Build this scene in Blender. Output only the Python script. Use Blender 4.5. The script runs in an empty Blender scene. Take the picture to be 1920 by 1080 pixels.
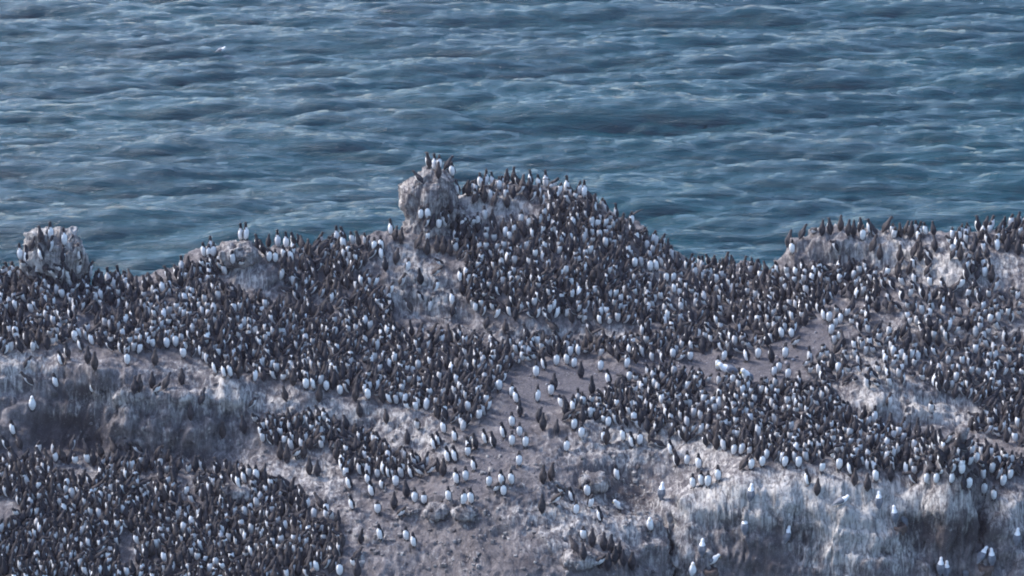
import bpy, math, random
import numpy as np
from mathutils import Vector, Matrix
from mathutils.bvhtree import BVHTree

R = math.radians
rng = np.random.default_rng(11)
random.seed(11)
scene = bpy.context.scene
COL = scene.collection

# ------------------------------------------------------------------ camera, sky, sun, exposure
CAM_H, PITCH, HFOV = 28.0, R(22.0), R(18.3)
cam_data = bpy.data.cameras.new("camera")
cam = bpy.data.objects.new("camera", cam_data)
COL.objects.link(cam)
cam.location = (0, 0, CAM_H)
cam.rotation_euler = (R(90) - PITCH, 0, 0)
cam_data.sensor_width = 36.0
cam_data.lens_unit = 'FOV'
cam_data.angle = HFOV
cam_data.clip_start = 1.0
cam_data.clip_end = 9000.0
scene.camera = cam

SUN_EL, SUN_AZ = R(42), R(-66)        # azimuth from +Y (away from the camera), clockwise
world = bpy.data.worlds.new("World")
scene.world = world
world.use_nodes = True
wn = world.node_tree
bg = wn.nodes["Background"]
sky = wn.nodes.new("ShaderNodeTexSky")
sky.sky_type = 'NISHITA'
sky.sun_disc = False
sky.sun_elevation = SUN_EL
sky.sun_rotation = SUN_AZ
sky.altitude = 30
sky.air_density = 1.0
sky.dust_density = 2.2
sky.ozone_density = 3.0
wn.links.new(sky.outputs[0], bg.inputs[0])
bg.inputs[1].default_value = 0.15

sun_l = bpy.data.lights.new("sun", 'SUN')
sun_l.energy = 1.5
sun_l.angle = R(10.0)
sun_l.color = (1.0, 0.955, 0.94)
sun = bpy.data.objects.new("sun", sun_l)
COL.objects.link(sun)
sd = Vector((math.sin(SUN_AZ) * math.cos(SUN_EL), math.cos(SUN_AZ) * math.cos(SUN_EL), math.sin(SUN_EL)))
sun.rotation_euler = sd.to_track_quat('Z', 'Y').to_euler()
sun.location = (-30, 20, 60)

scene.view_settings.view_transform = 'Standard'
scene.view_settings.look = 'None'
scene.view_settings.gamma = 1.0
scene.view_settings.use_curve_mapping = False
scene.cycles.filter_width = 1.9
scene.view_settings.exposure = 1.62

# ------------------------------------------------------------------ helpers
FPX = 960.0 / math.tan(HFOV / 2)
CP, SP = math.cos(PITCH), math.sin(PITCH)


def ray(px, py):
    u, v = (px - 960) / FPX, (py - 540) / FPX
    d = np.array([u, CP - v * SP, -SP - v * CP])
    return d / np.linalg.norm(d)


def at(px, py, Y):
    d = ray(px, py)
    k = Y / d[1]
    return (d[0] * k, Y, CAM_H + d[2] * k)


def project(P):
    P = np.asarray(P, float)
    x, y, z = P[..., 0], P[..., 1], P[..., 2] - CAM_H
    fwd = y * CP - z * SP
    up = y * SP + z * CP
    return 960 + FPX * x / fwd, 540 - FPX * up / fwd


def link(o, parent=None):
    COL.objects.link(o)
    if parent is not None:
        o.parent = parent
    return o


def tag(o, label=None, cat=None, group=None, kind=None):
    for k, v in (("label", label), ("category", cat), ("group", group), ("kind", kind)):
        if v:
            o[k] = v
    return o


def mesh_np(name, V, F, mats=(), fm=None, smooth=True):
    """F is an (n,4) or (n,3) int array"""
    V = np.asarray(V, np.float32)
    F = np.asarray(F, np.int32)
    me = bpy.data.meshes.new(name)
    me.vertices.add(len(V))
    me.vertices.foreach_set("co", V.ravel())
    n, k = F.shape
    me.loops.add(n * k)
    me.polygons.add(n)
    me.loops.foreach_set("vertex_index", F.ravel())
    me.polygons.foreach_set("loop_start", np.arange(0, n * k, k, dtype=np.int32))
    me.polygons.foreach_set("loop_total", np.full(n, k, np.int32))
    for m in mats:
        me.materials.append(m)
    if fm is not None:
        me.polygons.foreach_set("material_index", np.asarray(fm, np.int32))
    me.polygons.foreach_set("use_smooth", np.full(n, bool(smooth)))
    me.update(calc_edges=True)
    me.validate()
    return me


def hash3(ix, iy, iz, seed):
    h = (ix.astype(np.int64) * 374761393 + iy.astype(np.int64) * 668265263 + iz.astype(np.int64) * 2147483647 + seed * 974634777)
    h = (h ^ (h >> 13)) * 1274126177
    h = h & 0x7fffffff
    h = ((h ^ (h >> 16)) * 73856093) & 0x7fffffff
    return h / 0x7fffffff


def vnoise(x, y, z, seed=0):
    x, y, z = np.broadcast_arrays(np.asarray(x, float), np.asarray(y, float), np.asarray(z, float))
    ix, iy, iz = np.floor(x), np.floor(y), np.floor(z)
    fx, fy, fz = x - ix, y - iy, z - iz
    fx, fy, fz = (f * f * f * (f * (f * 6 - 15) + 10) for f in (fx, fy, fz))
    r = 0
    for dx in (0, 1):
        for dy in (0, 1):
            for dz in (0, 1):
                w = (fx if dx else 1 - fx) * (fy if dy else 1 - fy) * (fz if dz else 1 - fz)
                r = r + w * hash3(ix + dx, iy + dy, iz + dz, seed)
    return r * 2 - 1


def fbm(x, y, z, octv=4, seed=0, lac=2.03, gain=0.5, ridged=False):
    a, s, t = 1.0, 0.0, 0.0
    for o in range(octv):
        n = vnoise(x, y, z, seed + o * 17)
        if ridged:
            n = 1 - 2 * np.abs(n)
        s = s + a * n
        t += a
        a *= gain
        x, y, z = x * lac + 3.1, y * lac + 7.7, z * lac + 1.3
    return s / t


def facets(x, y, z, cell, seed):
    """angular broken faces: every cell of a jittered lattice gets a tilted plane of its own"""
    x, y, z = x / cell, y / cell, z / cell
    ix, iy, iz = np.floor(x), np.floor(y), np.floor(z)
    best = np.full(x.shape, 1e9)
    val = np.zeros(x.shape)
    for dx in (-1, 0, 1):
        for dy in (-1, 0, 1):
            for dz in (-1, 0, 1):
                jx, jy, jz = ix + dx, iy + dy, iz + dz
                ox, oy, oz = x - jx - hash3(jx, jy, jz, seed), y - jy - hash3(jx, jy, jz, seed + 1), z - jz - hash3(jx, jy, jz, seed + 2)
                d = ox * ox + oy * oy + oz * oz
                v = ox * (hash3(jx, jy, jz, seed + 3) - .5) + oy * (hash3(jx, jy, jz, seed + 4) - .5) + oz * (hash3(jx, jy, jz, seed + 5) - .5) + 0.55 * (hash3(jx, jy, jz, seed + 6) - .5)
                m = d < best
                best = np.where(m, d, best)
                val = np.where(m, v, val)
    return val


def in_poly(px, py, poly):
    px, py = np.asarray(px, float), np.asarray(py, float)
    c = np.zeros(px.shape, bool)
    n = len(poly)
    for i in range(n):
        x0, y0 = poly[i]
        x1, y1 = poly[(i + 1) % n]
        if y0 == y1:
            continue
        cond = ((y0 > py) != (y1 > py)) & (px < (x1 - x0) * (py - y0) / (y1 - y0) + x0)
        c ^= cond
    return c


def poly_soft(px, py, poly, soft):
    """1 inside, fading outside over SOFT pixels"""
    d = np.full(np.shape(px), 1e9)
    n = len(poly)
    for i in range(n):
        a = np.array(poly[i], float)
        b = np.array(poly[(i + 1) % n], float)
        ab = b - a
        t = np.clip(((px - a[0]) * ab[0] + (py - a[1]) * ab[1]) / (ab @ ab), 0, 1)
        d = np.minimum(d, np.hypot(px - a[0] - t * ab[0], py - a[1] - t * ab[1]))
    d = np.where(in_poly(px, py, poly), -d, d)
    return np.clip(0.5 - d / soft, 0, 1)


def blobs(px, py, lst):
    r = np.zeros(np.shape(px))
    for cx, cy, rx, ry, v in lst:
        r += v * np.exp(-(((px - cx) / rx) ** 2 + ((py - cy) / ry) ** 2))
    return r


class NT:
    """small node-tree helper"""
    def __init__(s, name):
        s.m = bpy.data.materials.new(name)
        s.m.use_nodes = True
        s.t = s.m.node_tree
        s.b = s.t.nodes["Principled BSDF"]

    def n(s, typ, **kw):
        nd = s.t.nodes.new(typ)
        for k, v in kw.items():
            if k.startswith("i_"):
                key = k[2:]
                nd.inputs[int(key) if key.isdigit() else key].default_value = v
            else:
                setattr(nd, k, v)
        return nd

    def l(s, a, b):
        s.t.links.new(a, b)

    def math(s, op, a, b=None, clamp=False):
        nd = s.n("ShaderNodeMath", operation=op, use_clamp=clamp)
        for i, v in enumerate((a, b)):
            if v is None:
                continue
            if isinstance(v, (int, float)):
                nd.inputs[i].default_value = v
            else:
                s.l(v, nd.inputs[i])
        return nd.outputs[0]

    def mix(s, f, a, b):
        nd = s.n("ShaderNodeMix", data_type='RGBA')
        for i, v in ((0, f), (6, a), (7, b)):
            if isinstance(v, (int, float)):
                nd.inputs[i].default_value = v
            elif isinstance(v, tuple):
                nd.inputs[i].default_value = (*v, 1) if len(v) == 3 else v
            else:
                s.l(v, nd.inputs[i])
        return nd.outputs[2]

    def ramp(s, f, lo, hi):
        nd = s.n("ShaderNodeMapRange", clamp=True, interpolation_type='SMOOTHSTEP')
        nd.inputs[1].default_value = lo
        nd.inputs[2].default_value = hi
        s.l(f, nd.inputs[0])
        return nd.outputs[0]

    def noise(s, scale, detail=4, rough=0.55, vec=None, dist=0.0):
        nd = s.n("ShaderNodeTexNoise")
        nd.inputs["Scale"].default_value = scale
        nd.inputs["Detail"].default_value = detail
        nd.inputs["Roughness"].default_value = rough
        nd.inputs["Distortion"].default_value = dist
        if vec is not None:
            s.l(vec, nd.inputs["Vector"])
        return nd.outputs[0]


# ------------------------------------------------------------------ materials
def rock_material(name, use_mask=True, gv0=0.4):
    k = NT(name)
    tc = k.n("ShaderNodeTexCoord").outputs["Object"]
    mp = k.n("ShaderNodeMapping")
    mp.inputs["Scale"].default_value = (1, 0.38, 0.17)
    k.l(tc, mp.inputs[0])
    stretched = mp.outputs[0]
    n_big = k.noise(0.9, 5, 0.6, tc)
    n_mid = k.noise(4.5, 6, 0.65, tc)
    n_fine = k.noise(22, 5, 0.7, tc)
    streak = k.noise(11.0, 6, 0.7, stretched, 1.1)
    base = k.mix(k.ramp(k.math('ADD', k.math('MULTIPLY', n_mid, 0.5), k.math('MULTIPLY', streak, 0.5)), 0.36, 0.64), (0.065, 0.058, 0.062), (0.20, 0.185, 0.185))
    base = k.mix(k.math('MULTIPLY', k.ramp(n_big, 0.45, 0.7), 0.55), base, (0.115, 0.10, 0.10))
    if use_mask:
        at_ = k.n("ShaderNodeAttribute", attribute_name="stain_shade")
        sep = k.n("ShaderNodeSeparateColor")
        k.l(at_.outputs["Color"], sep.inputs[0])
        guano, soil_shade, gravel = sep.outputs[0], sep.outputs[1], sep.outputs[2]
    else:
        guano = k.n("ShaderNodeValue").outputs[0]
        guano.default_value = gv0
        soil_shade = k.n("ShaderNodeValue").outputs[0]
        soil_shade.default_value = 0.1
        gravel = k.n("ShaderNodeValue").outputs[0]
        gravel.default_value = 0.0
    # brown soil and dark weathered rock, plus shade painted into the left hollow
    sf = k.math('ADD', soil_shade, k.math('MULTIPLY', k.math('SUBTRACT', n_mid, 0.5), 0.9))
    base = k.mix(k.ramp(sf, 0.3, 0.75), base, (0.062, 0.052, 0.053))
    # white guano, running down in streaks
    gsum = k.math('ADD', k.math('MULTIPLY', streak, 0.62), k.math('MULTIPLY', n_mid, 0.48))
    gf = k.math('ADD', k.math('MULTIPLY', guano, 0.72), k.math('MULTIPLY', k.math('SUBTRACT', gsum, 0.55), 2.1))
    gcol = k.mix(k.ramp(streak, 0.35, 0.62), (0.25, 0.24, 0.23), (0.51, 0.485, 0.455))
    base = k.mix(k.math('MULTIPLY', k.ramp(gf, 0.22, 0.75), 0.85), base, gcol)
    # gravel pan
    gv = k.n("ShaderNodeTexVoronoi")
    gv.inputs["Scale"].default_value = 26
    k.l(tc, gv.inputs["Vector"])
    gsep = k.n("ShaderNodeSeparateColor")
    k.l(gv.outputs["Color"], gsep.inputs[0])
    gr = k.mix(gsep.outputs[0], (0.066, 0.061, 0.067), (0.135, 0.126, 0.135))
    gr = k.mix(k.ramp(n_mid, 0.35, 0.75), gr, (0.08, 0.073, 0.078))
    base = k.mix(k.ramp(gravel, 0.25, 0.6), base, gr)
    # droppings and bits of shell
    spl = k.ramp(k.noise(55, 2, 0.5, tc), 0.66, 0.72)
    base = k.mix(k.math('MULTIPLY', spl, 0.6), base, (0.55, 0.54, 0.53))
    # dark cracks
    cv = k.n("ShaderNodeTexVoronoi", feature='DISTANCE_TO_EDGE')
    cv.inputs["Scale"].default_value = 2.6
    dv = k.n("ShaderNodeVectorMath", operation='ADD')
    dn = k.n("ShaderNodeTexNoise")
    dn.inputs["Scale"].default_value = 3.0
    dn.inputs["Detail"].default_value = 4
    k.l(tc, dn.inputs["Vector"])
    k.l(stretched, dv.inputs[0])
    k.l(dn.outputs["Color"], dv.inputs[1])
    k.l(dv.outputs[0], cv.inputs["Vector"])
    crack = k.math('MULTIPLY', k.math('SUBTRACT', 1.0, k.ramp(cv.outputs["Distance"], 0.0, 0.045)), k.math('SUBTRACT', 1.0, k.ramp(gravel, 0.1, 0.4)))
    base = k.mix(k.math('MULTIPLY', crack, 0.25), base, (0.05, 0.046, 0.05))
    k.l(base, k.b.inputs["Base Color"])
    k.b.inputs["Roughness"].default_value = 0.9
    k.b.inputs["Specular IOR Level"].default_value = 0.25
    hgt = k.math('ADD', k.math('SUBTRACT', k.math('MULTIPLY', n_mid, 0.4), k.math('MULTIPLY', crack, 0.2)), k.math('ADD', k.math('MULTIPLY', streak, 0.6), k.math('MULTIPLY', n_fine, 0.3)))
    bump = k.n("ShaderNodeBump")
    bump.inputs["Strength"].default_value = 0.85
    bump.inputs["Distance"].default_value = 0.09
    k.l(hgt, bump.inputs["Height"])
    k.l(bump.outputs[0], k.b.inputs["Normal"])
    return k.m


def plumage(name, c0, c1, rough=0.75, scale=14):
    k = NT(name)
    tc = k.n("ShaderNodeTexCoord").outputs["Object"]
    n = k.noise(scale, 3, 0.6, tc)
    k.l(k.mix(k.ramp(n, 0.35, 0.7), c0, c1), k.b.inputs["Base Color"])
    k.b.inputs["Roughness"].default_value = rough
    k.b.inputs["Specular IOR Level"].default_value = 0.3
    return k.m


def water_material():
    k = NT("sea_water")
    tc = k.n("ShaderNodeTexCoord").outputs["Object"]
    mp = k.n("ShaderNodeMapping")
    mp.inputs["Scale"].default_value = (0.14, 1.0, 1.0)
    mp.inputs["Rotation"].default_value = (0, 0, R(-8))
    k.l(tc, mp.inputs[0])
    n1 = k.noise(2.4, 6, 0.66, mp.outputs[0], 0.9)
    n2 = k.noise(0.12, 3, 0.5, tc)
    k.l(k.mix(k.ramp(n2, 0.35, 0.65), (0.0003, 0.028, 0.040), (0.0006, 0.034, 0.046)), k.b.inputs["Base Color"])
    k.b.inputs["Roughness"].default_value = 0.04
    k.b.inputs["IOR"].default_value = 1.333
    bump = k.n("ShaderNodeBump")
    bump.inputs["Strength"].default_value = 1.0
    bump.inputs["Distance"].default_value = 0.15
    mp2 = k.n("ShaderNodeMapping")
    mp2.inputs["Scale"].default_value = (0.22, 1.0, 1.0)
    mp2.inputs["Rotation"].default_value = (0, 0, R(14))
    k.l(tc, mp2.inputs[0])
    n3 = k.noise(7.5, 4, 0.6, mp2.outputs[0], 0.4)
    k.l(k.math('ADD', n1, k.math('MULTIPLY', n3, 0.36)), bump.inputs["Height"])
    k.l(bump.outputs[0], k.b.inputs["Normal"])
    return k.m


M_rock = rock_material("rock_guano")
M_boulder = rock_material("rock_boulder", False, 0.5)
M_tall = rock_material("rock_streaked", False, 0.52)
M_pale = rock_material("rock_pale", False, 0.72)
M_water = water_material()
M_dark = [plumage("plumage_black", (0.014, 0.014, 0.018), (0.024, 0.023, 0.028)),
          plumage("plumage_sooty", (0.022, 0.020, 0.023), (0.036, 0.032, 0.035)),
          plumage("plumage_brown", (0.030, 0.025, 0.025), (0.050, 0.041, 0.040))]
M_white = plumage("plumage_white", (0.62, 0.62, 0.63), (0.75, 0.75, 0.75))
M_shaded = plumage("plumage_shaded_white", (0.42, 0.42, 0.43), (0.58, 0.57, 0.57))  # greyer copy of the white: shade on some breasts put into the colour
M_gull = plumage("plumage_gull_grey", (0.11, 0.12, 0.14), (0.16, 0.17, 0.195))
M_bill = plumage("bill_black", (0.015, 0.014, 0.014), (0.03, 0.028, 0.027), 0.45)
M_yellow = plumage("bill_yellow", (0.55, 0.42, 0.12), (0.6, 0.48, 0.18), 0.5)
M_nest = plumage("nest_mud", (0.06, 0.045, 0.04), (0.12, 0.09, 0.075), 0.95, 20)
M_pebble = plumage("pebble_grey", (0.12, 0.11, 0.12), (0.34, 0.33, 0.34), 0.9, 3)

# ------------------------------------------------------------------ sea
SEA_Z = -16.0


def build_sea():
    NX, NY, D = 580, 530, 0.14
    LX, LY = NX * D, NY * D
    r = np.random.default_rng(5)
    kx = np.fft.fftfreq(NX, D) * 2 * np.pi
    ky = np.fft.fftfreq(NY, D) * 2 * np.pi
    KX, KY = np.meshgrid(kx, ky, indexing='ij')
    K = np.hypot(KX, KY)
    K[0, 0] = 1e-6

    def spectrum(wind, ang, spread):
        L = wind * wind / 9.81
        wd = np.array([math.cos(ang), math.sin(ang)])
        c = (KX * wd[0] + KY * wd[1]) / K
        ph = np.exp(-1 / (K * L) ** 2) / K ** 3.5 * np.abs(c) ** spread * np.exp(-(K * 0.05) ** 2)
        ph[K < 0.25] = 0
        return ph
    # wind sea running along the line of sight, a little oblique, and a weaker cross sea
    ph = 0.7 * spectrum(3.1, R(-83), 44) + 0.55 * spectrum(2.9, R(-99), 44) + 0.02 * spectrum(2.4, R(-60), 10) + 0.20 * spectrum(4.4, R(-76), 34)
    ph[0, 0] = 0
    H = (r.standard_normal((NX, NY)) + 1j * r.standard_normal((NX, NY))) * np.sqrt(ph / 2)
    h = np.real(np.fft.ifft2(H))
    s = 0.185 / h.std()
    H *= s
    h = np.real(np.fft.ifft2(H))
    print('wave slope', np.gradient(h, D, axis=1).std(), np.gradient(h, D, axis=0).std())
    dx = np.real(np.fft.ifft2(1j * KX / K * H)) * 0.8
    dy = np.real(np.fft.ifft2(1j * KY / K * H)) * 0.8
    gx = (np.arange(NX) - NX / 2 + 0.5) * D
    gy = np.arange(NY) * D + 92.0
    X, Y = np.meshgrid(gx, gy, indexing='ij')
    e = np.minimum(np.minimum(X - gx[0], gx[-1] - X), np.minimum(Y - gy[0], gy[-1] - Y))
    e = np.clip(e / 3.0, 0, 1)
    V = np.stack([X - dx * e, Y - dy * e, h * e], -1).reshape(-1, 3)
    i = np.arange(NX * NY).reshape(NX, NY)
    F = np.stack([i[:-1, :-1], i[1:, :-1], i[1:, 1:], i[:-1, 1:]], -1).reshape(-1, 4)
    x0, x1, y0, y1 = gx[0], gx[-1], gy[0], gy[-1]
    B = 2400.0
    o = len(V)
    ring = [(x0, y0, 0), (x1, y0, 0), (x1, y1, 0), (x0, y1, 0), (-B, -B, 0), (B, -B, 0), (B, B, 0), (-B, B, 0)]
    V = np.vstack([V, ring])
    FR = [[o + 4, o + 5, o + 1, o], [o + 5, o + 6, o + 2, o + 1], [o + 6, o + 7, o + 3, o + 2], [o + 7, o + 4, o, o + 3]]
    F = np.vstack([F, FR])
    ob = link(bpy.data.objects.new("sea", mesh_np("sea", V, F, [M_water])))
    ob.location = (0, 0, SEA_Z)
    tag(ob, kind="structure")


build_sea()

# ------------------------------------------------------------------ the rock stack
CTRL = {  # pixel column: list of (pixel row, depth)
    -120: [(1080, 58.6), (900, 61.0), (850, 61.8), (690, 63.2), (600, 65.5), (530, 67.2)],
    0: [(1080, 58.5), (980, 59.8), (900, 61.0), (850, 61.8), (760, 62.6), (690, 63.2), (650, 64.0), (600, 65.5), (520, 67.2)],
    100: [(1080, 58.6), (980, 60.0), (900, 61.1), (850, 61.9), (780, 62.75), (720, 63.1), (670, 63.7), (600, 65.5), (530, 67.0)],
    180: [(1080, 58.6), (900, 61.1), (855, 62.0), (790, 62.7), (740, 62.85), (670, 63.8), (600, 65.7), (540, 67.4)],
    250: [(1080, 58.7), (980, 60.0), (900, 61.2), (840, 62.3), (752, 62.72), (738, 62.78), (665, 64.0), (600, 65.8), (530, 68.4)],
    340: [(1080, 58.6), (980, 60.1), (900, 61.3), (850, 62.2), (800, 62.45), (755, 62.72), (739, 62.78), (670, 64.2), (600, 65.6), (540, 67.2), (505, 68.2)],
    430: [(1080, 58.6), (950, 60.5), (890, 61.6), (850, 62.4), (780, 63.0), (725, 63.4), (700, 64.1), (620, 65.3), (550, 67.0), (480, 68.3)],
    490: [(1080, 58.5), (950, 60.5), (850, 62.1), (780, 63.0), (715, 63.8), (650, 65.0), (575, 66.6), (500, 67.6), (470, 68.9)],
    560: [(1080, 58.3), (960, 60.3), (850, 62.1), (790, 63.0), (722, 63.7), (690, 64.4), (640, 65.5), (580, 66.9), (540, 67.5), (470, 69.0)],
    640: [(1080, 58.1), (950, 60.3), (850, 62.1), (800, 62.9), (745, 63.6), (690, 64.7), (640, 65.6), (590, 66.6), (540, 67.5), (460, 69.0)],
    710: [(1080, 58.0), (950, 60.2), (860, 62.0), (800, 63.0), (752, 63.6), (680, 65.0), (600, 66.6), (520, 67.8), (440, 68.8)],
    800: [(1080, 58.0), (1000, 59.3), (900, 61.0), (850, 62.0), (790, 62.9), (760, 63.5), (700, 64.8), (620, 66.6), (590, 67.2), (520, 67.8), (480, 68.4), (420, 69.3), (395, 69.6)],
    880: [(1080, 57.8), (1000, 58.9), (920, 60.1), (840, 61.7), (760, 63.4), (690, 65.0), (640, 66.1), (595, 66.9), (540, 67.5), (480, 68.4), (430, 69.2), (395, 69.5), (360, 70.2)],
    960: [(1080, 57.6), (1000, 58.8), (920, 60.0), (840, 61.6), (740, 63.8), (690, 65.0), (640, 66.1), (608, 66.5), (540, 67.4), (450, 68.9), (400, 69.6), (350, 70.4)],
    1040: [(1080, 57.8), (1000, 58.9), (950, 59.6), (880, 61.0), (820, 62.2), (740, 63.8), (690, 65.0), (645, 66.1), (605, 66.6), (540, 67.4), (450, 68.9), (360, 70.3)],
    1100: [(1080, 58.0), (950, 60.0), (870, 61.3), (800, 62.4), (740, 63.8), (700, 64.8), (645, 66.1), (610, 66.6), (540, 67.5), (450, 69.0), (378, 70.1)],
    1180: [(1080, 58.4), (960, 60.3), (900, 61.2), (840, 61.9), (740, 63.8), (690, 64.9), (630, 66.3), (540, 67.7), (470, 69.0), (420, 70.0)],
    1250: [(900, 61.2), (850, 61.8), (820, 62.2), (740, 63.8), (680, 65.2), (620, 66.5), (540, 68.0), (470, 69.9)],
    1225: [(1080, 59.0), (1000, 59.6), (960, 60.2)],
    1300: [(1080, 59.1), (980, 59.7), (925, 60.2), (905, 60.7), (850, 61.6), (800, 62.5), (700, 64.6), (660, 65.6), (590, 67.2), (505, 69.9)],
    1400: [(1080, 59.1), (980, 59.6), (910, 59.9), (882, 60.3), (830, 61.4), (760, 63.0), (690, 64.6), (640, 66.0), (560, 68.0), (498, 70.2)],
    1480: [(1080, 58.9), (1000, 59.3), (915, 59.7), (884, 60.1), (830, 61.2), (760, 62.9), (690, 64.5), (640, 65.6), (560, 67.5), (510, 68.8)],
    1492: [(560, 67.3), (505, 68.1), (462, 68.55)],
    1560: [(1080, 58.8), (1000, 59.3), (925, 59.6), (890, 60.0), (830, 61.2), (760, 62.8), (700, 64.0), (660, 64.9), (610, 65.9), (560, 66.9), (505, 68.0), (432, 68.6)],
    1640: [(1080, 58.7), (1000, 59.2), (930, 59.6), (900, 59.9), (830, 61.3), (785, 62.5), (740, 62.9), (700, 63.8), (620, 65.5), (560, 66.7), (510, 67.7), (490, 67.9), (436, 68.5)],
    1720: [(1080, 58.9), (1000, 59.5), (935, 59.7), (905, 60.0), (850, 61.2), (792, 62.6), (735, 63.2), (700, 63.9), (620, 65.4), (540, 66.9), (500, 67.5), (440, 68.4)],
    1800: [(1080, 59.0), (1010, 59.7), (950, 59.6), (915, 60.0), (850, 61.2), (795, 62.6), (745, 63.2), (640, 65.1), (560, 66.5), (530, 66.8), (470, 67.7), (440, 68.6)],
    1880: [(1080, 59.0), (950, 59.7), (920, 60.0), (850, 61.3), (790, 62.6), (720, 63.7), (640, 65.0), (560, 66.4), (500, 67.3), (435, 68.7)],
    2050: [(1080, 59.0), (950, 59.7), (920, 60.0), (850, 61.3), (790, 62.6), (720, 63.7), (640, 65.0), (560, 66.4), (500, 67.3), (440, 68.7)],
}
pts = []
for px, rows in CTRL.items():
    for py, Y in rows:
        pts.append(at(px, py, Y))
    if px == 1225:
        continue
    back_only = px == 1492
    x, y, z = pts[-1]                                   # behind the crest the rock drops to the sea
    pts += [(x * 1.01, y + 1.3, z - 1.3), (x * 1.03, y + 4.0, -8.0), (x * 1.05, y + 6.5, -17.5)]
    if back_only:
        continue
    x, y, z = at(px, *rows[0])
    pts += [(x, y - 1.6, z - 1.2), (x, y - 3.2, z - 4.5), (x, y - 6.5, -17.5)]
for sx in (-1, 1):
    for y, z in ((58, -2.6), (61, -1.2), (64, .2), (67, .8), (69, 0.0)):
        pts += [(sx * 14.6, y, z - 0.5), (sx * 17.0, y, -6), (sx * 20.0, y, -17.5)]
pts = np.array(pts)
C = 0.12


def phi(r2):
    return -np.sqrt(r2 + C * C)


A = phi(((pts[:, None, :2] - pts[None, :, :2]) ** 2).sum(-1)) - 0.02 * np.eye(len(pts))
mean_z = pts[:, 2].mean()
Wt = np.linalg.solve(A, pts[:, 2] - mean_z)


def height(x, y):
    out = np.full(x.shape, mean_z)
    for i in range(len(pts)):
        out += Wt[i] * phi((x - pts[i, 0]) ** 2 + (y - pts[i, 1]) ** 2)
    return out


def knob(x, y, px, py, Y, rx, ry, h, p=4):
    cx, cy, _ = at(px, py, Y)
    d = (np.abs((x - cx) / rx) ** p + np.abs((y - cy) / ry) ** p) ** (1 / p)
    return h * np.clip(1.25 - d, 0, 0.5) / 0.5 * (1 - 0.12 * np.clip(d, 0, 1) ** 2)


GRAVEL = [(955, 700), (1000, 690), (1050, 683), (1180, 690), (1210, 672), (1300, 665), (1400, 672), (1470, 640), (1490, 615), (1575, 600),
          (1565, 640), (1500, 690), (1470, 715), (1400, 712), (1300, 702), (1180, 715), (1120, 745), (1040, 770), (990, 795), (975, 835),
          (945, 870), (900, 930), (850, 935), (862, 880), (925, 840), (945, 780)]


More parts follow.
